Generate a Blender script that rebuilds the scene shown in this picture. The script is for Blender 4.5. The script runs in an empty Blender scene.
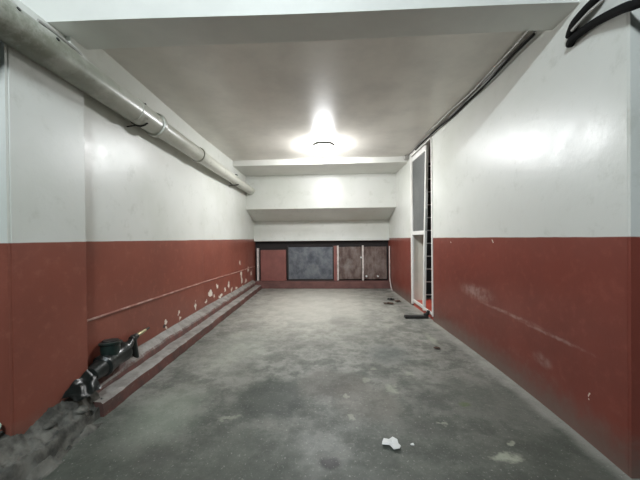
import bpy, bmesh, math, random
from mathutils import Vector, Matrix, noise

random.seed(7)
SC = bpy.context.scene
COL = SC.collection

# ------------------------------------------------------------------ camera
def make_camera():
    yaw, pitch, roll = .015, -.0061, .0098
    cy, sy, cp, sp = math.cos(yaw), math.sin(yaw), math.cos(pitch), math.sin(pitch)
    fw = Vector((-sy*cp, cy*cp, sp)); r0 = Vector((cy, sy, 0)); u0 = r0.cross(fw)
    r = math.cos(roll)*r0 - math.sin(roll)*u0
    u = math.sin(roll)*r0 + math.cos(roll)*u0
    b = -fw
    M = Matrix(((r.x, u.x, b.x, 0), (r.y, u.y, b.y, 0), (r.z, u.z, b.z, 1.15), (0, 0, 0, 1)))
    cam = bpy.data.cameras.new('camera')
    cam.sensor_width = 36; cam.lens = 290/640*36; cam.clip_start = .02
    o = bpy.data.objects.new('camera', cam); COL.objects.link(o)
    o.matrix_world = M
    SC.camera = o
make_camera()

# ------------------------------------------------------------------ world, light, exposure
w = bpy.data.worlds.new('world'); SC.world = w; w.use_nodes = True
w.node_tree.nodes['Background'].inputs[0].default_value = (.8, .9, 1, 1)
w.node_tree.nodes['Background'].inputs[1].default_value = .02
SC.view_settings.view_transform = 'Standard'
SC.view_settings.look = 'None'
SC.view_settings.gamma = 1
SC.view_settings.exposure = 0.0
try: SC.view_settings.use_curve_mapping = False
except Exception: pass
DOME_STRENGTH = 262.0
AISLE_LAMP = (-.5, -1.1, 3.17)
def aisle_light():
    l = bpy.data.lights.new('aisle_tube_light', 'AREA'); l.shape = 'RECTANGLE'
    l.size = .6; l.size_y = .10; l.energy = 105; l.color = (.86, .95, 1.0)
    o = bpy.data.objects.new('aisle_tube_light', l); COL.objects.link(o)
    o.location = AISLE_LAMP          # an area light shines along its own -Z: straight down, tipped into the bay
    o.rotation_euler = (math.radians(68), 0, 0)
aisle_light()

# ------------------------------------------------------------------ node helpers
class N:
    def __init__(s, name):
        s.m = bpy.data.materials.new(name); s.m.use_nodes = True
        s.t = s.m.node_tree; s.n = s.t.nodes; s.l = s.t.links
        s.b = s.n['Principled BSDF']
        s.tc = s.n.new('ShaderNodeTexCoord'); s.co = s.tc.outputs['Object']
    def lk(s, a, i):
        if hasattr(a, 'is_output') or isinstance(a, bpy.types.NodeSocket): s.l.new(a, i)
        elif isinstance(a, (tuple, list)) and len(a) == 3 and i.type == 'RGBA': i.default_value = (*a, 1)
        else: i.default_value = a
    def noise(s, scale, detail=4, rough=.55, co=None, out='Fac', sc=(1, 1, 1)):
        mp = s.n.new('ShaderNodeMapping'); mp.inputs['Scale'].default_value = sc
        s.l.new(co or s.co, mp.inputs[0])
        x = s.n.new('ShaderNodeTexNoise'); x.inputs['Scale'].default_value = scale
        x.inputs['Detail'].default_value = detail; x.inputs['Roughness'].default_value = rough
        s.l.new(mp.outputs[0], x.inputs['Vector']); return x.outputs[out]
    def ramp(s, v, lo, hi, a=0., b=1.):
        x = s.n.new('ShaderNodeMapRange'); x.interpolation_type = 'SMOOTHSTEP'
        s.lk(v, x.inputs[0])
        for i, q in zip((1, 2, 3, 4), (lo, hi, a, b)): x.inputs[i].default_value = q
        return x.outputs[0]
    def math(s, op, a, b=0.):
        x = s.n.new('ShaderNodeMath'); x.operation = op; s.lk(a, x.inputs[0]); s.lk(b, x.inputs[1]); return x.outputs[0]
    def vmath(s, op, a, b):
        x = s.n.new('ShaderNodeVectorMath'); x.operation = op
        for q, i in ((a, x.inputs[0]), (b, x.inputs[1])):
            if isinstance(q, bpy.types.NodeSocket): s.l.new(q, i)
            else: i.default_value = q
        return x
    def mix(s, f, a, b):
        x = s.n.new('ShaderNodeMix'); x.data_type = 'RGBA'
        s.lk(f, x.inputs[0]); s.lk(a, x.inputs[6]); s.lk(b, x.inputs[7]); return x.outputs[2]
    def sep(s, co=None):
        x = s.n.new('ShaderNodeSeparateXYZ'); s.l.new(co or s.co, x.inputs[0]); return x.outputs
    def warp(s, amp, scale):
        c = s.noise(scale, 5, .6, out='Color')
        d = s.vmath('SUBTRACT', c, (.5, .5, .5)).outputs[0]
        d = s.vmath('MULTIPLY', d, (amp, amp, amp)).outputs[0]
        return s.vmath('ADD', s.co, d).outputs[0]
    def blob(s, co, c, r, soft=.5):
        d = s.vmath('SUBTRACT', co, c).outputs[0]
        d = s.vmath('MULTIPLY', d, tuple(1/q for q in r)).outputs[0]
        x = s.n.new('ShaderNodeVectorMath'); x.operation = 'LENGTH'; s.l.new(d, x.inputs[0])
        return s.ramp(x.outputs['Value'], 1-soft, 1, 1., 0.)
    def bump(s, h, strength=.2, dist=.01):
        x = s.n.new('ShaderNodeBump'); x.inputs['Strength'].default_value = strength
        x.inputs['Distance'].default_value = dist; s.l.new(h, x.inputs['Height']); s.l.new(x.outputs[0], s.b.inputs['Normal'])
    def done(s, col=None, rough=None, metal=None, spec=None):
        if col is not None: s.lk(col, s.b.inputs['Base Color'])
        if rough is not None: s.lk(rough, s.b.inputs['Roughness'])
        if metal is not None: s.b.inputs['Metallic'].default_value = metal
        if spec is not None: s.b.inputs['Specular IOR Level'].default_value = spec
        return s.m

RED = (.225, .056, .039); WHITE = (.70, .71, .67)

def paint_wall(name, zr=1.142, peel=(), scuff=(), tint=(1, 1, 1), spots=()):
    tr = lambda c: tuple(q*k for q, k in zip(c, tint))
    n = N(name); x, y, z = n.sep()
    wob = n.noise(3.0, 3); zz = n.math('ADD', z, n.math('MULTIPLY', n.math('SUBTRACT', wob, .5), .012))
    isred = n.ramp(zz, zr-.003, zr+.003, 1., 0.)
    big = n.noise(.9, 4); fine = n.noise(14, 5, .65)
    white = n.mix(n.ramp(big, .35, .7), WHITE, (.60, .615, .56))
    white = n.mix(n.ramp(n.noise(6, 6, .7), .54, .72, 0, .38), white, (.47, .48, .42))
    red = n.mix(n.ramp(big, .3, .7), tr(RED), tr((.165, .043, .031)))
    red = n.mix(n.ramp(fine, .5, .78, 0, .5), red, tr((.29, .088, .062)))
    # scuffed, dusty foot of the wall
    foot = n.math('MULTIPLY', n.ramp(n.math('ADD', z, n.math('MULTIPLY', fine, -.25)), -.12, .14, 1., 0.), .75)
    red = n.mix(foot, red, (.15, .12, .10))
    co = n.warp(.15, 13)
    pn = n.noise(17, 5, .68, sc=(1, 1.2, .8))
    for c, r in peel:
        v = n.math('ADD', n.math('MULTIPLY', n.blob(co, c, tuple(q*1.55 for q in r), 1.), .62), n.math('MULTIPLY', pn, .75))
        red = n.mix(n.ramp(v, .74, .78), red, (.74, .68, .60))
    for c, r in scuff:
        red = n.mix(n.math('MULTIPLY', n.blob(n.warp(.03, 20), c, r, .8), n.ramp(fine, .35, .6, .1, .6)), red, (.36, .25, .22))
    for c, r in spots:
        red = n.mix(n.blob(n.warp(.01, 40), c, r, .3), red, (.03, .02, .02))
    col = n.mix(isred, white, red)
    rough = n.ramp(n.noise(5, 4), .3, .7, .31, .38)
    wave = n.noise(3.2, 2, .5); g = n.noise(26, 3, .6)
    n.bump(n.math('ADD', n.math('MULTIPLY', wave, .30), n.math('MULTIPLY', g, .12)), .30, .02)
    n.lk(n.ramp(isred, 0, 1, .5, .28), n.b.inputs['Specular IOR Level'])
    return n.done(col, rough)

def plain(name, col, rough=.5, metal=0., var=.25, scale=8, bump=.1, dark=None, spec=.5):
    n = N(name); f = n.noise(scale, 5, .6)
    d = dark or tuple(q*(1-var) for q in col)
    c = n.mix(n.ramp(f, .35, .7), col, d)
    if bump: n.bump(n.noise(scale*4, 4), bump, .004)
    return n.done(c, rough, metal, spec)

def floor_material():
    n = N('worn_concrete'); co = n.warp(.30, 3.2); x, y, z = n.sep()
    a = n.noise(.8, 6, .6); b = n.noise(3.5, 7, .68); c = n.noise(22, 5, .7); long_ = n.noise(1.6, 5, .6, sc=(1, 2.4, 1))
    col = n.mix(n.ramp(a, .32, .68), (.33, .325, .29), (.165, .17, .15))
    col = n.mix(n.ramp(b, .44, .60, 0, .7), col, (.095, .10, .088))
    col = n.mix(n.ramp(long_, .55, .75, 0, .45), col, (.43, .42, .37))
    col = n.mix(n.ramp(c, .5, .72, 0, .45), col, (.42, .42, .38))
    def put(col, cc, r, cl, k=.7, soft=.7, cw=co): 
        return n.mix(n.math('MULTIPLY', n.blob(cw, cc, r, soft), k), col, cl)
    # lamp brightness painted pale into the far floor, oil-darkened patches nearer
    col = n.mix(n.math('MULTIPLY', n.ramp(n.math('ADD', y, n.math('MULTIPLY', n.math('SUBTRACT', a, .5), 3.2)), 0.9, 2.75, 1., 0.), .86), col, (.040, .049, .037))   # vignette and light falloff painted dark into the damp greenish concrete at the bay mouth
    col = n.mix(n.math('MULTIPLY', n.ramp(n.noise(8, 7, .75), .46, .60), .55), col, (.07, .08, .065))
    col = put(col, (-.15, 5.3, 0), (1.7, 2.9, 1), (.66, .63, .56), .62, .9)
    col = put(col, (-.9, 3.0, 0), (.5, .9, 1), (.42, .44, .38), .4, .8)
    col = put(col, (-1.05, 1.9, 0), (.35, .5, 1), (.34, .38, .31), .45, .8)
    col = put(col, (-.38, 2.10, 0), (.30, .32, 1), (.045, .054, .045), .8, .35)
    col = put(col, (.05, 2.30, 0), (.34, .30, 1), (.085, .075, .06), .6, .5)
    col = put(col, (.28, 2.02, 0), (.30, .34, 1), (.15, .13, .105), .4, .6)
    col = put(col, (.62, 2.9, 0), (.30, .36, 1), (.10, .115, .11), .6, .7)
    col = put(col, (-.5, 1.65, 0), (.22, .16, 1), (.11, .12, .10), .4, .7)
    col = put(col, (.02, 1.48, 0), (.065, .05, 1), (.008, .008, .008), .95, .5, n.warp(.06, 14))
    col = put(col, (1.15, 2.1, 0), (.45, .55, 1), (.12, .13, .11), .5, .8)
    for cc, r, k in (((.45, 2.55, 0), (.16, .20, 1), .5), ((.75, 2.1, 0), (.2, .16, 1), .5), ((-.75, 2.6, 0), (.2, .14, 1), .4), ((-.15, 3.2, 0), (.35, .2, 1), .35), ((-.9, 1.5, 0), (.16, .12, 1), .5), ((.6, 1.75, 0), (.2, .12, 1), .5), ((.25, 4.0, 0), (.3, .4, 1), .3)):
        col = put(col, cc, r, (.08, .082, .072), k, .8)
    col = put(col, (.95, 2.0, 0), (.05, .05, 1), (.10, .14, .05), .7, .6, n.warp(.08, 20))
    # pale skim patches
    cw = n.warp(.14, 16)
    for cc, r, k in (((.94, 1.515, 0), (.10, .05, 1), .75), ((1.03, 1.62, 0), (.03, .025, 1), .6), ((.72, 1.8, 0), (.05, .02, 1), .5),
                     ((.50, 2.2, 0), (.05, .10, 1), .5), ((.32, 2.35, 0), (.04, .06, 1), .4), ((.70, 2.45, 0), (.06, .04, 1), .4),
                     ((.42, 2.55, 0), (.03, .05, 1), .4), ((.15, 2.1, 0), (.02, .04, 1), .45), ((.16, 1.85, 0), (.025, .05, 1), .45),
                     ((-.62, 1.85, 0), (.10, .03, 1), .4), ((1.2, 3.3, 0), (.05, .3, 1), .4)):
        col = put(col, cc, r, (.44, .46, .36), k*.9, .6, cw)
    # lighter cement fillet along the foot of the right wall
    fil = n.ramp(n.math('ADD', x, n.math('MULTIPLY', n.noise(5, 4), .12)), 1.40, 1.50)
    col = n.mix(n.math('MULTIPLY', fil, .5), col, (.42, .41, .37))
    sp = n.noise(75, 3, .7); col = n.mix(n.ramp(sp, .56, .70, 0, .45), col, (.06, .06, .052)); col = n.mix(n.ramp(n.noise(60, 3, .7, sc=(1.1, .9, 1)), .58, .72, 0, .35), col, (.55, .55, .50))
    rough = n.ramp(b, .3, .7, .42, .62)
    n.bump(n.math('ADD', n.math('MULTIPLY', b, .7), n.math('MULTIPLY', c, .25)), .35, .012)
    return n.done(col, rough, spec=.4)

M = {}
M['left'] = paint_wall('painted_wall_left', tint=(1.22, 1.5, 1.45),
    peel=[((-1.64, 2.98, .285), (.2, .035, .035)), ((-1.64, 3.0, .235), (.2, .022, .03)), ((-1.64, 3.28, .325), (.2, .035, .045)), ((-1.64, 3.30, .25), (.2, .018, .03)),
          ((-1.64, 3.72, .31), (.2, .03, .075)), ((-1.64, 4.2, .36), (.2, .09, .075)), ((-1.64, 4.33, .29), (.2, .05, .05)),
          ((-1.64, 4.58, .25), (.2, .13, .045)), ((-1.64, 4.78, .31), (.2, .05, .06)), ((-1.64, 5.1, .26), (.2, .05, .05)),
          ((-1.64, 4.05, .27), (.2, .06, .05)), ((-1.64, 4.45, .42), (.2, .05, .06)), ((-1.64, 4.95, .36), (.2, .06, .08)), ((-1.64, 5.35, .24), (.2, .1, .04)), ((-1.64, 6.0, .28), (.2, .1, .07)), ((-1.64, 5.68, .46), (.2, .08, .12)), ((-1.64, 5.72, .33), (.2, .07, .09)), ((-1.64, 5.6, .70), (.2, .05, .06)), ((-1.64, 6.2, .5), (.2, .08, .10)), ((-1.64, 6.45, .38), (.2, .09, .09)), ((-1.64, 5.75, .2), (.2, .1, .03))],
    spots=[((-1.64, 2.95, .262), (.2, .03, .02))])
M['right'] = paint_wall('painted_wall_right',
    peel=[((1.48, 1.62, .284), (.2, .010, .012)), ((1.5, 3.45, 1.09), (.2, .014, .012)), ((1.5, 2.6, 1.10), (.2, .012, .010))],
    scuff=[((1.5, 2.4, .52), (.2, .55, .02)), ((1.5, 1.9, .50), (.2, .45, .016)), ((1.5, 2.9, .60), (.2, .4, .10)), ((1.5, 2.0, .30), (.2, .12, .06))])
M['back'] = paint_wall('painted_wall_back', zr=1.092)
M['beam'] = plain('white_beam_paint', (.70, .70, .655), .4, var=.08, scale=2.5, bump=.08)
M['ceil'] = plain('ceiling_paint', (.71, .675, .615), .33, var=.16, scale=2.2, bump=.05)
M['aisle'] = plain('aisle_paint', (.55, .58, .58), .6, var=.1, scale=1.5)
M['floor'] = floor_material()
M['kerb'] = plain('dusty_kerb_cement', (.27, .25, .225), .7, var=.45, scale=7, bump=.6)
def kerb_material():
    n = N('kerb_with_red_face'); g = n.n.new('ShaderNodeNewGeometry')
    up = n.sep(g.outputs['True Normal'])[2]
    f = n.noise(7, 6, .65); h = n.noise(26, 5, .65)
    top = n.mix(n.ramp(f, .35, .7), (.30, .285, .26), (.17, .15, .135)); top = n.mix(n.ramp(h, .55, .75, 0, .5), top, (.40, .38, .36))
    red = n.mix(n.ramp(f, .35, .65), (.15, .058, .046), (.085, .045, .038)); red = n.mix(n.ramp(h, .58, .72, 0, .5), red, (.26, .22, .19))
    n.bump(n.math('ADD', n.math('MULTIPLY', f, .6), n.math('MULTIPLY', h, .3)), .6, .012)
    return n.done(n.mix(n.ramp(n.math('ADD', up, n.math('MULTIPLY', n.math('SUBTRACT', h, .5), .6)), .45, .75), red, top), .65)
M['kerb'] = kerb_material()
M['sill'] = plain('red_brown_sill', (.16, .07, .06), .6, var=.35, scale=6, bump=.3)
M['redblock'] = plain('red_brown_block', (.25, .09, .075), .5, var=.2, scale=6, bump=.2)
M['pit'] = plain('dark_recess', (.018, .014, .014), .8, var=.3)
def pipe_mat():
    n = N('painted_iron_pipe'); f = n.noise(3.5, 5, .65, sc=(1, .5, 1)); h = n.noise(18, 4)
    c = n.mix(n.ramp(f, .40, .68), (.50, .50, .44), (.36, .37, .31))
    c = n.mix(n.ramp(h, .60, .75, 0, .55), c, (.20, .20, .16))
    y = n.sep()[1]; c = n.mix(n.math('MULTIPLY', n.ramp(n.math('ADD', y, n.math('MULTIPLY', f, 1.4)), 2.0, 3.2, 1., 0.), n.ramp(n.noise(7, 5, .7), .38, .6, .25, .85)), c, (.17, .18, .13))   # grime and algae on the old length at the mouth; n.bump(h, .15, .006)
    return n.done(c, .32)
M['pipe'] = pipe_mat()
M['iron'] = plain('dark_iron', (.035, .033, .030), .5, .3, var=.4)
M['cable'] = plain('grey_cable', (.20, .19, .18), .5, var=.2, bump=0)
M['cabledk'] = plain('black_cable', (.008, .008, .008), .8, var=.2, bump=0, spec=.15)
M['cablelt'] = plain('painted_over_cable', (.42, .41, .38), .5, var=.2, bump=0)
def slate():
    n = N('slate_grey_sheet'); f = n.noise(4, 6, .7, sc=(1.3, 1, 1)); h = n.noise(2.6, 5, .6)
    c = n.mix(n.ramp(f, .3, .7), (.15, .165, .195), (.40, .42, .45)); c = n.mix(n.ramp(h, .55, .75, 0, .6), c, (.46, .46, .46))
    n.bump(f, .3, .006); return n.done(c, .45, .2)
M['slate'] = slate()
def brown():
    n = N('stained_brown_board'); f = n.noise(5, 6, .7, sc=(1.6, 1, .7)); h = n.noise(2.4, 5, .6)
    c = n.mix(n.ramp(f, .35, .68), (.20, .125, .105), (.44, .35, .31)); c = n.mix(n.ramp(h, .55, .72, 0, .65), c, (.58, .52, .48))
    n.bump(f, .4, .006); return n.done(c, .5)
M['brown'] = brown()
M['frame'] = plain('chipped_white_frame', (.72, .64, .60), .5, var=.35, scale=12)
M['white_metal'] = plain('white_enamel', (.78, .77, .73), .35, var=.06, scale=6, bump=.03)
def mesh_mat():
    n = N('dark_screen_mesh'); x, y, z = n.sep()
    wv = n.math('MULTIPLY', n.math('SINE', n.math('MULTIPLY', y, 900)), n.math('SINE', n.math('MULTIPLY', z, 900)))
    c = n.mix(n.ramp(n.noise(2.2, 4), .35, .7), (.125, .130, .125), (.085, .09, .088))
    n.bump(wv, .15, .001); return n.done(c, .55)
M['mesh'] = mesh_mat()
M['cream'] = plain('cream_reveal', (.80, .76, .65), .5, var=.06)
M['stepred'] = plain('bright_red_step', (.50, .075, .045), .45, var=.15)
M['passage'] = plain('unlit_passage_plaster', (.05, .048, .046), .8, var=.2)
M['black'] = plain('black_rubber', (.022, .023, .022), .5, var=.3)
M['blackgl'] = plain('black_plastic', (.012, .016, .015), .28, var=.3)
M['green'] = plain('dark_green_iron', (.014, .030, .026), .35, .1, var=.4)
M['brass'] = plain('dull_brass', (.38, .34, .20), .38, .6, var=.2)
M['leaf'] = plain('dry_brown_scrap', (.07, .035, .02), .7, var=.4)
M['paper'] = plain('white_scrap', (.80, .80, .78), .6, var=.1)
M['cord'] = plain('pale_green_cord', (.42, .55, .45), .4, var=.15, bump=0)
M['cement'] = plain('broken_cement', (.17, .165, .145), .85, var=.72, scale=9, bump=.8, spec=.2)
def glow(name, col, strength):
    n = N(name); n.b.inputs['Emission Color'].default_value = (*col, 1); n.b.inputs['Emission Strength'].default_value = strength
    return n.done((.9, .9, .9), .3)
M['dome'] = glow('lit_opal_glass', (.97, .985, 1.0), DOME_STRENGTH)
M['tube'] = glow('lit_fluorescent_tube', (.86, .95, 1), 8)

# ------------------------------------------------------------------ mesh helpers
def obj(name, bm, mat, parent=None, smooth=False, label=None):
    me = bpy.data.meshes.new(name)
    bmesh.ops.recalc_face_normals(bm, faces=bm.faces)
    bm.to_mesh(me); bm.free(); me.materials.append(M[mat] if isinstance(mat, str) else mat)
    if smooth:
        for p in me.polygons: p.use_smooth = True
        try: me.set_sharp_from_angle(angle=math.radians(40))
        except Exception: pass
    o = bpy.data.objects.new(name, me); COL.objects.link(o)
    if parent:
        o.parent = parent; o.matrix_parent_inverse = Matrix.Translation(-Vector(parent.location))
    if label: o['label'] = label
    return o
def struct(name, bm, mat, smooth=False):
    o = obj(name, bm, mat, None, smooth); o['kind'] = 'structure'; return o
def thing(name, label, cat, loc, group=None):
    o = bpy.data.objects.new(name, None); COL.objects.link(o); o.location = loc; o.empty_display_size = .1
    o['label'] = label; o['category'] = cat
    if group: o['group'] = group
    return o
def tag(o, label, cat, group=None):
    o['label'] = label; o['category'] = cat
    if group: o['group'] = group
    return o
def box(bm, x0, x1, y0, y1, z0, z1, bev=0, skew=0.):
    r = bmesh.ops.create_cube(bm, size=1)
    for v in r['verts']:
        v.co = Vector(((x0+x1)/2 + v.co.x*(x1-x0), (y0+y1)/2 + v.co.y*(y1-y0), (z0+z1)/2 + v.co.z*(z1-z0)))
        v.co.y += -skew*v.co.x
    if bev:
        es = list({e for v in r['verts'] for e in v.link_edges})
        bmesh.ops.bevel(bm, geom=es, offset=bev, segments=2, affect='EDGES', profile=.6)
    return bm
def B(*a, **k): return box(bmesh.new(), *a, **k)
def quad(bm, *pts):
    return bm.faces.new([bm.verts.new(p) for p in pts])
def smoothline(pts, n=6):
    P = [Vector(p) for p in pts]; out = []
    for i in range(len(P)-1):
        p0, p1, p2, p3 = P[max(i-1, 0)], P[i], P[i+1], P[min(i+2, len(P)-1)]
        for k in range(n):
            t = k/n
            out.append(.5*((2*p1)+(p2-p0)*t+(2*p0-5*p1+4*p2-p3)*t*t+(3*p1-p0-3*p2+p3)*t**3))
    out.append(P[-1]); return out
def tube(bm, pts, rad, seg=10, cap=True):
    """sweep: rad is a number or one radius per point"""
    pts = [Vector(p) for p in pts]; rings = []; up = Vector((0, 0, 1)); a = None
    for i, p in enumerate(pts):
        d = (pts[min(i+1, len(pts)-1)] - pts[max(i-1, 0)])
        if d.length < 1e-7: d = Vector((0, 1, 0))
        d.normalize()
        if a is None:
            a = d.cross(up if abs(d.z) < .95 else Vector((1, 0, 0))).normalized()
        else:
            a = (a - d*a.dot(d)).normalized()
        b = d.cross(a); r = rad[i] if isinstance(rad, (list, tuple)) else rad
        rings.append([bm.verts.new(p + (a*math.cos(q)+b*math.sin(q))*r) for q in [2*math.pi*k/seg for k in range(seg)]])
    for A, Bq in zip(rings, rings[1:]):
        for k in range(seg): bm.faces.new((A[k], A[(k+1) % seg], Bq[(k+1) % seg], Bq[k]))
    if cap:
        bm.faces.new(rings[0][::-1]); bm.faces.new(rings[-1])
    return bm
def T(pts, rad, seg=10, n=0):
    if n and isinstance(rad, (list, tuple)):
        rad = [rad[i]+(rad[i+1]-rad[i])*k/n for i in range(len(rad)-1) for k in range(n)] + [rad[-1]]
    return tube(bmesh.new(), smoothline(pts, n) if n else pts, rad, seg)
def grid_strip(bm, rows):
    """rows: list of lists of points, skinned into quads"""
    V = [[bm.verts.new(p) for p in r] for r in rows]
    for A, C in zip(V, V[1:]):
        for k in range(len(A)-1): bm.faces.new((A[k], A[k+1], C[k+1], C[k]))
    return V

# ------------------------------------------------------------------ setting
ZC, ZB, ZA = 2.57, 2.47, 3.3            # bay ceiling, beam soffit, aisle ceiling
SK = .04                               # cross walls are not quite square to the side walls
LX = [(1.86, -1.63), (1.9, -1.63), (2.8, -1.65), (4.0, -1.675), (5.2, -1.645), (6.95, -1.64)]
RX = [(1.40, 1.440), (1.8, 1.472), (2.3, 1.492), (2.8, 1.498), (3.4, 1.492), (3.99, 1.48)]
def lx(y):
    for (a, p), (b, q) in zip(LX, LX[1:]):
        if y <= b: return p + (q-p)*(y-a)/(b-a)
    return LX[-1][1]

def slab(bm, poly, off, z0, z1):
    """wall following poly [(y, x)] with thickness off along X"""
    a = [(x, y, z0) for y, x in poly]; b = [(x, y, z1) for y, x in poly]
    c = [(x+off, y, z1) for y, x in poly]; d = [(x+off, y, z0) for y, x in poly]
    grid_strip(bm, list(zip(*[a, b, c, d, a])))
    n = len(poly)
    for i in (0, n-1): quad(bm, a[i], b[i], c[i], d[i])
    bmesh.ops.remove_doubles(bm, verts=bm.verts, dist=1e-5); return bm

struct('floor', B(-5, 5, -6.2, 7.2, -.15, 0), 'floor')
struct('ceiling', B(-1.9, 2.6, 1.85, 7.2, ZC, ZC+.2), 'ceil')
struct('ceiling_aisle', B(-5, 5, -6.2, 1.75, ZA, ZA+.2), 'aisle')
struct('wall_left', slab(bmesh.new(), LX, -.25, 0, ZC), 'left')
struct('wall_right', slab(bmesh.new(), [(p.y, p.x) for p in smoothline([(x, y, 0) for y, x in RX], 5)], .17, 0, ZC), 'right', True)
struct('wall_right_far', slab(bmesh.new(), [(4.925, 1.48), (6.95, 1.475)], .17, 0, ZC), 'right')
# the pilaster that carries the beam on the left, and the aisle walls either side of the bay mouth
def pil():
    bm = bmesh.new(); box(bm, -1.70, -1.58, 1.44, 1.90, 0, 2.30, .004); box(bm, -1.76, -1.66, 1.44, 1.90, 2.29, ZB+.002, .004); return bm
struct('trim_1', pil(), 'left')
struct('wall_front_left', B(-5, -1.583, 1.425, 1.438, 0, ZB), 'left')
struct('wall_front_right', B(1.441, 5, 1.385, 1.40, 0, ZA), 'right')
struct('wall_front_return', B(-2.0, -1.93, 1.438, 1.80, 0, ZA), 'left')
struct('wall_aisle_left', B(-5.2, -5, -6.2, 1.75, 0, ZA), 'aisle')
struct('wall_aisle_right', B(5, 5.2, -6.2, 1.75, 0, ZA), 'aisle')
struct('wall_aisle_back', B(-5.2, 5.2, -6.4, -6.2, 0, ZA), 'aisle')
# front beam, a little out of square
def fbeam():
    bm = bmesh.new(); rows = []
    for i in range(13):
        t = i/12; x = -1.95 + 3.55*t; yf = 1.742 - .072*t; yb = 2.005 - .115*t; s = .004*math.sin(9*t)
        rows.append([(x, yf, ZA), (x, yf, ZB+s), (x, yb, ZB+s), (x, yb, ZA), (x, yf, ZA)])
    V = grid_strip(bm, rows)
    bmesh.ops.remove_doubles(bm, verts=bm.verts, dist=1e-5)
    bmesh.ops.holes_fill(bm, edges=bm.edges)
    return bm
struct('trim_2', fbeam(), 'beam')
struct('trim_3', box(bmesh.new(), -1.66, 1.5, 5.17, 6.1, 2.47, ZC+.01, .006, SK), 'beam')
# back wall: a deep upper part, a sloped underside, a plain band, then the recess with the hatches
def back():
    bm = bmesh.new()
    prof = [(6.03, ZC), (6.03, 1.772), (6.68, 1.555), (6.68, 1.092), (6.83, 1.085), (6.83, .165), (7.1, .16), (7.1, ZC)]
    rows = []
    for i in range(9):
        x = -1.72 + 3.35*i/8
        rows.append([(x, y-SK*x, z) for y, z in prof] + [(x, prof[0][0]-SK*x, prof[0][1])])
    grid_strip(bm, rows); bmesh.ops.remove_doubles(bm, verts=bm.verts, dist=1e-5)
    bmesh.ops.holes_fill(bm, edges=bm.edges)
    return bm
struct('wall_back', back(), 'back')
struct('baseboard_back', box(bmesh.new(), -1.64, 1.475, 6.60, 7.1, 0, .163, .008, SK), 'sill')
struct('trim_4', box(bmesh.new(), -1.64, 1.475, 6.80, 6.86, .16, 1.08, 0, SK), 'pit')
struct('trim_5', box(bmesh.new(), -1.50, -.90, 6.71, 6.82, .163, .885, .006, SK), 'redblock')
struct('trim_6', box(bmesh.new(), .215, .285, 6.73, 6.82, .163, .97, .006, SK), 'redblock')
struct('trim_7', box(bmesh.new(), -1.585, -1.545, 6.69, 6.82, .163, .93, .01, SK), 'frame')

# kerb along the left wall: a wide low step, a narrow upper one, broken away near the bay mouth
def kerb():
    bm = bmesh.new(); rows = []; y = 1.86
    prev = 0
    while y < 6.62:
        q = lambda s, k=0: noise.noise(Vector((y*s, k*7.3, 0)))
        e = .010*q(6, 1)+.006*q(21, 2); h = .006*q(5, 3); u = .014*q(4, 4)+.008*q(17, 5)
        w = lx(y)
        worn = max(0, 1-(y-1.86)/.7)              # the upper step crumbles towards the near end
        rows.append([(-1.445+e, y, -.01), (-1.447+e, y, .045+h), (-1.452+e*1.3, y, .084+h), (-1.466+e, y, .095+h), (-1.52, y, .099+h*.5),
                     (-1.560+u, y, .103), (-1.568+u, y, .150-.03*worn), (-1.580+u, y, .167-.035*worn+h), (w+.03, y, .195+h), (w-.02, y, .225+h), (w-.02, y, -.01)])
        y += .045
    V = grid_strip(bm, rows)
    bm.faces.new(V[0]); bm.faces.new(V[-1][::-1])
    return bm
struct('baseboard_left', kerb(), 'kerb', True)
def rubble():
    bm = bmesh.new(); rows = []
    for i in range(70):
        y = 1.05 + .86*i/69; row = []
        for k in range(42):
            t = k/41; x = -1.36 - .34*t
            h = .10*min(1, max(0, (t-.08)/.16)) + .10*min(1, max(0, (t-.42)/.22))
            crack = math.exp(-((t-.24-.05*math.sin(4*y))/.035)**2)*.055
            hole = .07*math.exp(-((y-1.80)/.07)**2-((x+1.50)/.05)**2) + .06*math.exp(-((y-1.62)/.10)**2-((x+1.43)/.045)**2) + .06*math.exp(-((y-1.50)/.09)**2-((x+1.57)/.04)**2)
            nz = .022*noise.noise(Vector((x*9, y*9, 2)))+.014*noise.noise(Vector((x*28, y*28, 5)))+.008*noise.noise(Vector((x*60, y*60, 8)))
            edge = min(1, t*8)
            if x > -1.47: edge *= 1-min(1, max(0, (y-1.68)/.14))
            row.append((x, y, max(-.02, (h + nz*1.6)*edge - crack*edge - hole - (.012 if k == 0 else 0))))
        rows.append(row)
    grid_strip(bm, rows)
    return bm
struct('trim_8', rubble(), 'cement', True)
# raised plaster line on the left wall
def lip():
    bm = bmesh.new(); rows = []
    for i in range(40):
        y = 1.905 + 4.86*i/39; z = .602 - .02*(y-1.9); w = lx(y)
        rows.append([(w-.01, y, z+.010), (w+.010, y, z+.006), (w+.012, y, z-.004), (w-.01, y, z-.012)])
    grid_strip(bm, rows); return bm
n_ = N('plaster_lip'); M['lip'] = n_.done(n_.mix(n_.ramp(n_.noise(9, 5), .35, .65), (.30, .12, .09), (.46, .30, .25)), .5)
struct('trim_9', lip(), 'lip', True)

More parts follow.
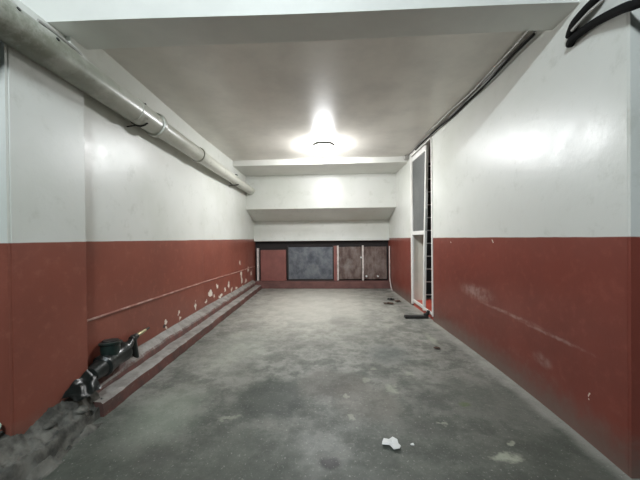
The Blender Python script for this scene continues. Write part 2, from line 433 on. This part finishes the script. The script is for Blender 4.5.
# door opening in the right wall and the unlit passage beyond it
door = bpy.data.objects.new('door_1', None); COL.objects.link(door); door.location = (1.5, 4.45, 0); door['kind'] = 'structure'
def jamb(y0, y1): 
    return B(1.462, 1.505, y0, y1, 0.03, ZC-.005, .006)
obj('door_jamb', jamb(4.895, 4.935), 'white_metal', door)
obj('door_jamb', B(1.468, 1.64, 3.975, 4.010, .06, ZC-.005, .006), 'white_metal', door)
obj('door_head', B(1.462, 1.60, 4.01, 4.895, 2.50, ZC-.004, .006), 'white_metal', door)
obj('threshold', B(1.50, 2.6, 3.995, 5.0, -.01, .090), 'stepred', door)
obj('threshold_edge', B(1.478, 1.505, 4.01, 4.895, .068, .098, .004), 'white_metal', door, label='white edging strip of the red step')
obj('door_reveal', B(1.50, 1.668, 4.903, 4.923, .05, ZC-.01), 'cream', door)
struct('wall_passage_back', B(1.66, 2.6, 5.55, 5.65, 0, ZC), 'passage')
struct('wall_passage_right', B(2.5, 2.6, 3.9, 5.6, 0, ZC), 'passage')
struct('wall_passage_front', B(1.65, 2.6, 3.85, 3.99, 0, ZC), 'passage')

# ------------------------------------------------------------------ things
# round ceiling lamp
lamp = thing('ceiling_lamp', 'round lit opal ceiling lamp hanging under the bay ceiling in front of the rear beam', 'lamp', (0, 4.42, ZC))
def lathe(prof, seg=40, c=(0, 0, 0)):
    bm = bmesh.new(); rows = []
    for k in range(seg+1):
        a = 2*math.pi*k/seg
        rows.append([(c[0]+r*math.cos(a), c[1]+r*math.sin(a), c[2]+z) for r, z in prof])
    grid_strip(bm, rows); bmesh.ops.remove_doubles(bm, verts=bm.verts, dist=1e-5); return bm
LC = (0, 4.42, ZC)
obj('lamp_base', lathe([(0, -.001), (.150, -.001), (.158, -.010), (.158, -.030), (.148, -.036), (.13, -.036), (0, -.036)], c=LC), 'iron', lamp, True, 'thin dark rim against the ceiling')
obj('lamp_dome', lathe([(.142, -.037), (.146, -.055), (.138, -.085), (.112, -.115), (.075, -.134), (.035, -.143), (0, -.145)], c=LC), 'dome', lamp, True, 'glowing white dome')

# drain pipe along the left wall, under the ceiling
PZ = lambda y: 2.205 - .010*(y-1.5)
PX = lambda y: -1.520 - .006*max(0, min(y, 4.2)-1.9)
pipe = thing('drain_pipe', 'thick cream-painted drain pipe running along the top of the left wall', 'pipe', (-1.52, 3.0, 2.19))
def run(y0, y1, r0, r1=None, seg=28, n=14, lumps=0.):
    ys = [y0+(y1-y0)*i/n for i in range(n+1)]
    return T([(PX(y), y, PZ(y)) for y in ys], [r0+((r1 or r0)-r0)*i/n + lumps*math.sin(i*2.1) for i in range(n+1)], seg)
obj('pipe_length', run(-1.5, 2.63, .093, .091, lumps=.0012), 'pipe', pipe, True)
obj('pipe_length', run(2.63, 3.55, .082, .081), 'pipe', pipe, True)
obj('pipe_length', run(3.55, 6.10, .079, .077), 'pipe', pipe, True)
def collar(y, wd, r):
    ys = [y-wd/2, y-wd/2+.004, y-wd*.2, y+wd*.2, y+wd/2-.004, y+wd/2]; rr = [r-.012, r-.003, r, r, r-.003, r-.012]
    return T([(PX(v), v, PZ(v)) for v in ys], rr, 28)
obj('pipe_collar', collar(2.62, .055, .108), 'pipe', pipe, True)
obj('pipe_collar', collar(3.54, .07, .094), 'pipe', pipe, True)
obj('pipe_collar', collar(2.30, .022, .096), 'pipe', pipe, True)
def strap(y):
    bm = bmesh.new(); c = Vector((PX(y), y, PZ(y))); pts = []
    for k in range(15):
        a = math.radians(60 + 250*k/14); pts.append(c + Vector((math.cos(a)*.098, 0, math.sin(a)*.098)))
    pts.append(Vector((lx(y)+.004, y, c.z-.10))); pts.insert(0, Vector((lx(y)+.004, y, c.z+.11)))
    return tube(bm, pts, .006, 8)
obj('bracket', strap(2.40), 'iron', pipe, True, 'dark iron bracket holding the pipe to the wall')
obj('bracket', strap(5.0), 'iron', pipe, True)
for y, a in ((1.56, 25), (1.36, 28)):
    c = Vector((PX(y), y, PZ(y))); d = Vector((math.cos(math.radians(a)), 0, math.sin(math.radians(a))))
    obj('bolt', T([c+d*.088, c+d*.097], .009, 8), 'iron', pipe)
tag(obj('conduit', T([(-1.575, 1.59, 2.372), (-1.566, 1.66, 2.371), (-1.563, 1.76, 2.363), (-1.560, 1.835, 2.355), (-1.562, 1.86, 2.345)], .010, 10, 5), 'cablelt', None, True),  # added pale strip standing in for the pilaster's lit top edge
    'thin pale strip added above the drain pipe as the lit top edge of the left pilaster', 'conduit')

# cables in the corner of ceiling and right wall
def cable(y0, y1, off, zo, r, mat, ph, label):
    pts = []; y = y0
    while y <= y1+1e-6:
        xx = [x for x in [0]]
        for (a, p), (b, q) in zip(RX, RX[1:]):
            if y <= b: X = p+(q-p)*(y-a)/(b-a); break
        else: X = 1.48
        pts.append((X-off-.012*math.sin(y*3.1+ph), y, ZC-zo-.010*math.sin(y*4.3+ph*2)**2)); y += .2
    o = obj('electric_cable', T(pts, r, 8, 3), mat, None, True)
    return tag(o, label, 'cable', 'cables in the corner of ceiling and right wall')
cable(2.0, 5.0, .026, .014, .008, 'cable', 0, 'grey cable tucked tightest into the ceiling corner above the screen door')
cable(2.0, 4.75, .030, .040, .009, 'cabledk', 1.4, 'dark cable sagging slightly along the top of the right wall')
cable(2.0, 4.1, .070, .012, .007, 'cablelt', 2.5, 'thin paint-covered cable furthest out on the ceiling beside the right wall')
tag(obj('junction_box', B(1.40, 1.468, 5.02, 5.09, ZC-.075, ZC-.004, .006), 'cablelt'), 'small grey junction box at the far end of the ceiling cables', 'junction box')
tag(obj('black_cable', T([(1.458, 1.735, 2.325), (1.440, 1.70, 2.342), (1.425, 1.655, 2.352), (1.42, 1.58, 2.365), (1.415, 1.51, 2.370), (1.40, 1.46, 2.40), (1.38, 1.30, 2.50), (1.36, 1.1, 2.58)], .024, 10, 6), 'cabledk', None, True),
    'thick black cable looping up under the front beam at the right', 'cable', 'black cables under the front beam')
tag(obj('black_cable', T([(1.458, 1.735, 2.275), (1.440, 1.70, 2.282), (1.432, 1.60, 2.275), (1.425, 1.51, 2.256), (1.405, 1.388, 2.212), (1.40, 1.323, 2.182), (1.41, 1.22, 2.15), (1.46, 1.1, 2.12)], .022, 10, 6), 'cabledk', None, True),
    'lower thick black cable sagging along the top of the right wall to the picture edge', 'cable', 'black cables under the front beam')
tag(obj('cable', T([(1.405, 1.66, 2.305), (1.395, 1.60, 2.308), (1.385, 1.54, 2.308), (1.375, 1.50, 2.302), (1.35, 1.3, 2.28)], .008, 8, 6), 'cablelt', None, True),
    'thin pale cable held between the two thick black cables', 'cable', 'black cables under the front beam')

# hatches in the recess of the back wall
def sheet(x0, x1, z0, z1, y, amp, t=.02, n=12):
    bm = bmesh.new(); rows = []
    for i in range(n+1):
        x = x0+(x1-x0)*i/n
        rows.append([(x, y-SK*x+amp*noise.noise(Vector((x*4, z*4, y*3))), z+.006*noise.noise(Vector((x*6, z, 1)))) for z in [z0+(z1-z0)*k/n for k in range(n+1)]])
    V = grid_strip(bm, rows)
    bmesh.ops.solidify(bm, geom=bm.faces[:], thickness=t); return bm
h1 = thing('access_hatch', 'slate-grey metal hatch set in the recess at the foot of the back wall', 'hatch', (-.31, 6.76, .17))
obj('hatch_panel', sheet(-.845, .19, .20, .945, 6.755, .010), 'slate', h1, True)
obj('hatch_frame', box(box(box(bmesh.new(), -.875, -.85, 6.74, 6.80, .165, .98, .003, SK), .19, .212, 6.74, 6.80, .165, .98, .003, SK), -.85, .19, 6.74, 6.80, .165, .192, .003, SK), 'iron', h1, label='black frame round the grey panel')
def brown_hatch(x0, x1, label, knob):
    h = thing('access_hatch', label, 'hatch', ((x0+x1)/2, 6.75, .17), 'stained brown hatches in the back recess')
    obj('hatch_panel', sheet(x0+.02, x1-.012, .195, .945, 6.755, .018), 'brown', h, True)
    obj('hatch_frame', box(bmesh.new(), x0-.016, x0+.026, 6.715, 6.80, .165, .975, .012, SK), 'frame', h, label='chipped pale edge strip')
    for x, z in knob:
        y = 6.735-SK*x
        obj('bolt', T([(x, y, z), (x, y-.035, z)], .022, 10), 'paper', h, True, 'pale bolt head')
brown_hatch(.305, .865, 'brown stained hatch with chipped pale left edge beside the slate-grey hatch', [(.84, .70)])
brown_hatch(.880, 1.44, 'brown stained hatch with two pale bolts at its foot, rightmost in the back recess', [(.96, .265), (1.22, .265)])
tag(obj('conduit', T([(1.452, 6.50, .96), (1.452, 6.50, .45), (1.452, 6.49, .26), (1.448, 6.42, .15), (1.44, 6.30, .06), (1.44, 6.2, .012)], .012, 10, 5), 'frame', None, True),
    'thin pale conduit running down the right corner of the back wall to the floor', 'conduit')

# screen door in the right wall
sd = thing('screen_door', 'white-framed door leaf with dark mesh upper panel and open lower half in the right wall', 'door', (1.49, 4.6, .05))
def lean(bm, y0=4.89):
    return bm
obj('hinge_stile', B(1.470, 1.500, 4.876, 4.893, .06, 2.47, .004), 'white_metal', sd)
def stile():
    bm = bmesh.new(); rows = []
    for z, y, x in ((.05, 4.375, 1.473), (.9, 4.33, 1.475), (1.7, 4.275, 1.477), (2.47, 4.225, 1.478)):
        rows.append([(x, y-.024, z), (x, y+.024, z), (x+.034, y+.024, z), (x+.034, y-.024, z), (x, y-.024, z)])
    V = grid_strip(bm, rows); bmesh.ops.remove_doubles(bm, verts=bm.verts, dist=1e-5); bmesh.ops.holes_fill(bm, edges=bm.edges); return bm
obj('lock_stile', stile(), 'white_metal', sd)
obj('top_rail', B(1.473, 1.503, 4.235, 4.865, 2.405, 2.485, .004), 'white_metal', sd)
obj('middle_rail', B(1.470, 1.503, 4.31, 4.865, 1.19, 1.250, .004), 'white_metal', sd)
obj('bottom_rail', B(1.474, 1.500, 4.38, 4.865, .085, .115, .003), 'white_metal', sd)
obj('mesh_panel', B(1.486, 1.494, 4.26, 4.865, 1.245, 2.41), 'mesh', sd, label='dark grey insect mesh panel')
obj('hinge', T([(1.466, 4.895, 2.1), (1.466, 4.895, 2.2)], .009, 8), 'white_metal', sd, True)
obj('hinge', T([(1.466, 4.895, .5), (1.466, 4.895, .6)], .009, 8), 'white_metal', sd, True)
gr = thing('grille_gate', 'white-barred grille across the dark passage behind the screen door', 'gate', (1.9, 5.02, .09))
for x in (1.675, 2.05, 2.46):
    obj('upright', B(x-.010, x+.010, 5.0, 5.025, .09, 2.50, .003), 'white_metal', gr)
for k in range(11):
    z = .16 + .221*k
    obj('bar', T([(1.67, 5.012, z), (2.47, 5.012, z)], .0085, 8), 'white_metal', gr, True)

# bits on the floor
pl = thing('metal_doorstop', 'flat black bar lying on the floor in front of the screen door', 'bar', (1.35, 4.14, 0))
obj('bar', B(1.135, 1.46, 4.10, 4.19, .002, .038, .006), 'black', pl)
obj('upturned_end', T([(1.42, 4.15, .035), (1.45, 4.13, .06), (1.458, 4.10, .11)], [.03, .028, .020], 10), 'black', pl, True)
def scrap(name, x, y, r, mat, label, cat, group=None, h=.02, asp=1.6, rot=0.):
    bm = bmesh.new(); n = 11; rng = random.Random(int(x*1000+y*100)); c = []
    rows = []
    for j in range(4):
        q = j/3; row = []
        for k in range(n):
            a = 2*math.pi*k/n; jj = 1+.28*math.sin(3*a+x*9)+.2*math.sin(5*a+y*4)
            dx, dy = r*asp*q*jj*math.cos(a), r*q*jj*math.sin(a)
            row.append((x+dx*math.cos(rot)-dy*math.sin(rot), y+dx*math.sin(rot)+dy*math.cos(rot), .004+h*(.4+.6*math.sin(2*a+x*7)**2)*(.3+.7*q)*(1 if j < 3 else .6)))
        row.append(row[0]); rows.append(row)
    grid_strip(bm, rows); bmesh.ops.remove_doubles(bm, verts=bm.verts, dist=1e-5)
    bmesh.ops.solidify(bm, geom=bm.faces[:], thickness=.003)
    return tag(obj(name, bm, mat, None, True), label, cat, group)
scrap('dry_leaf', 1.10, 5.02, .05, 'leaf', 'brown dried leaf on the floor, furthest left of the scraps by the door', 'leaf', 'dried leaves by the door', .03, 1.7, -.3)
scrap('dry_leaf', 1.21, 5.32, .05, 'blackgl', 'dark curled leaf on the floor, furthest back of the scraps by the door', 'leaf', 'dried leaves by the door', .05, 1.3, .2)
scrap('dry_leaf', 1.30, 5.18, .035, 'leaf', 'small brown leaf on the floor nearest the screen door jamb', 'leaf', 'dried leaves by the door', .035, 1.5, .6)
scrap('dark_scrap', 1.147, 2.99, .022, 'leaf', 'tiny dark scrap alone on the floor near the right wall', 'scrap', None, .02, 1.4)
scrap('paper_scrap', .362, 1.605, .040, 'paper', 'crumpled white scrap of paper on the concrete floor', 'scrap', None, .018, 1.25, -.5)
scrap('paper_flake', .475, 1.60, .008, 'paper', 'tiny white flake on the floor right of the crumpled paper scrap', 'scrap', None, .006, 1.2)

# old pump and its fittings on the kerb
pump = thing('water_pump', 'dark green-black water pump lying on the kerb by the left pilaster', 'pump', (-1.60, 2.28, .17))
def tilt_cyl(a, b, prof, seg=20):
    a, b = Vector(a), Vector(b); pts = []; rr = []
    for t, r in prof: pts.append(a.lerp(b, t)); rr.append(r)
    return T(pts, rr, seg)
obj('pump_body', tilt_cyl((-1.575, 1.90, .245), (-1.585, 2.25, .285), [(0, .03), (.03, .052), (.3, .062), (.34, .078), (.40, .078), (.44, .070), (.85, .072), (.90, .080), (.96, .080), (1, .04)]), 'blackgl', pump, True)
obj('pump_casing', tilt_cyl((-1.580, 2.10, .30), (-1.585, 2.112, .405), [(0, .055), (.55, .062), (.80, .060), (.84, .074), (.96, .074), (1, .06)]), 'green', pump, True, 'green casing with a round rim')
obj('rim_cap', tilt_cyl((-1.585, 2.112, .406), (-1.585, 2.113, .418), [(0, .052), (.8, .05), (1, .03)]), 'iron', pump, True)
obj('outlet', T([(-1.585, 2.25, .285), (-1.588, 2.30, .295), (-1.59, 2.33, .31), (-1.592, 2.352, .325)], [.036, .032, .028, .024], 12, 4), 'blackgl', pump, True)
tap = thing('tap_fitting', 'brass spout on a short black standpipe on the kerb beside the pump', 'tap', (-1.60, 2.42, .17))
obj('standpipe', T([(-1.60, 2.415, .16), (-1.60, 2.405, .22), (-1.60, 2.395, .29), (-1.60, 2.388, .335), (-1.60, 2.386, .358)], [.027, .026, .024, .026, .018], 14), 'blackgl', tap, True)
obj('tee', T([(-1.60, 2.365, .330), (-1.60, 2.43, .338)], [.026, .024], 12), 'iron', tap, True)
obj('spout', T([(-1.60, 2.42, .337), (-1.595, 2.48, .345), (-1.592, 2.54, .352)], [.020, .017, .012], 12, 3), 'brass', tap, True, 'dull brass spout')
obj('spout_tip', T([(-1.592, 2.54, .352), (-1.590, 2.59, .357)], [.011, .008], 10), 'iron', tap, True)
def rag():
    bm = bmesh.new(); rows = []
    for i in range(17):
        y = 1.70+.19*i/16; row = []
        for k in range(9):
            t = k/8; x = -1.572+.095*t
            z = .185 + .12*(1-t)*(.30+.70*i/16) + .022*noise.noise(Vector((x*22, y*16, 3))) + .012*noise.noise(Vector((x*50, y*40, 9)))
            row.append((x, y+.02*noise.noise(Vector((x*20, y*9, 4))), z))
        rows.append(row)
    grid_strip(bm, rows); bmesh.ops.solidify(bm, geom=bm.faces[:], thickness=.004); return bm
tag(obj('plastic_sheet', rag(), 'blackgl', None, True), 'crumpled black plastic sheet on the kerb between pump and pilaster', 'plastic sheet')
# pale cord at the foot of the near left corner
tag(obj('green_cord', T([(-1.66, 1.36, .31), (-1.645, 1.385, .27), (-1.60, 1.39, .25), (-1.61, 1.37, .21), (-1.65, 1.37, .19), (-1.62, 1.365, .16), (-1.60, 1.35, .13), (-1.66, 1.32, .11)], .008, 8, 6), 'cord', None, True),
    'pale green plastic cord hanging at the foot of the left corner', 'cord')
def chunk(x, y, z, r, label):
    bm = bmesh.new(); bmesh.ops.create_icosphere(bm, subdivisions=2, radius=r)
    for v in bm.verts:
        v.co *= 1+.35*noise.noise(v.co*(1.6/r)+Vector((x*9, y*9, 0))); v.co.z *= .55; v.co += Vector((x, y, z))
    return tag(obj('cement_chunk', bm, 'cement'), label, 'cement chunk', 'broken pieces of the kerb')
chunk(-1.50, 1.74, .115, .040, 'broken cement chunk on the crumbled kerb nearest its broken end')
chunk(-1.545, 1.58, .125, .034, 'broken cement chunk against the pilaster foot on the crumbled kerb')

# lamp of the aisle outside the bay, behind the camera
al = thing('fluorescent_lamp', 'fluorescent batten lamp on the aisle ceiling', 'lamp', (AISLE_LAMP[0], AISLE_LAMP[1], ZA))
obj('batten', B(AISLE_LAMP[0]-.65, AISLE_LAMP[0]+.65, AISLE_LAMP[1]-.14, AISLE_LAMP[1]-.04, ZA-.09, ZA, .006), 'white_metal', al)
obj('tube', T([(AISLE_LAMP[0]-.6, AISLE_LAMP[1]-.09, ZA-.115), (AISLE_LAMP[0]+.6, AISLE_LAMP[1]-.09, ZA-.115)], .018, 10), 'tube', al, True)
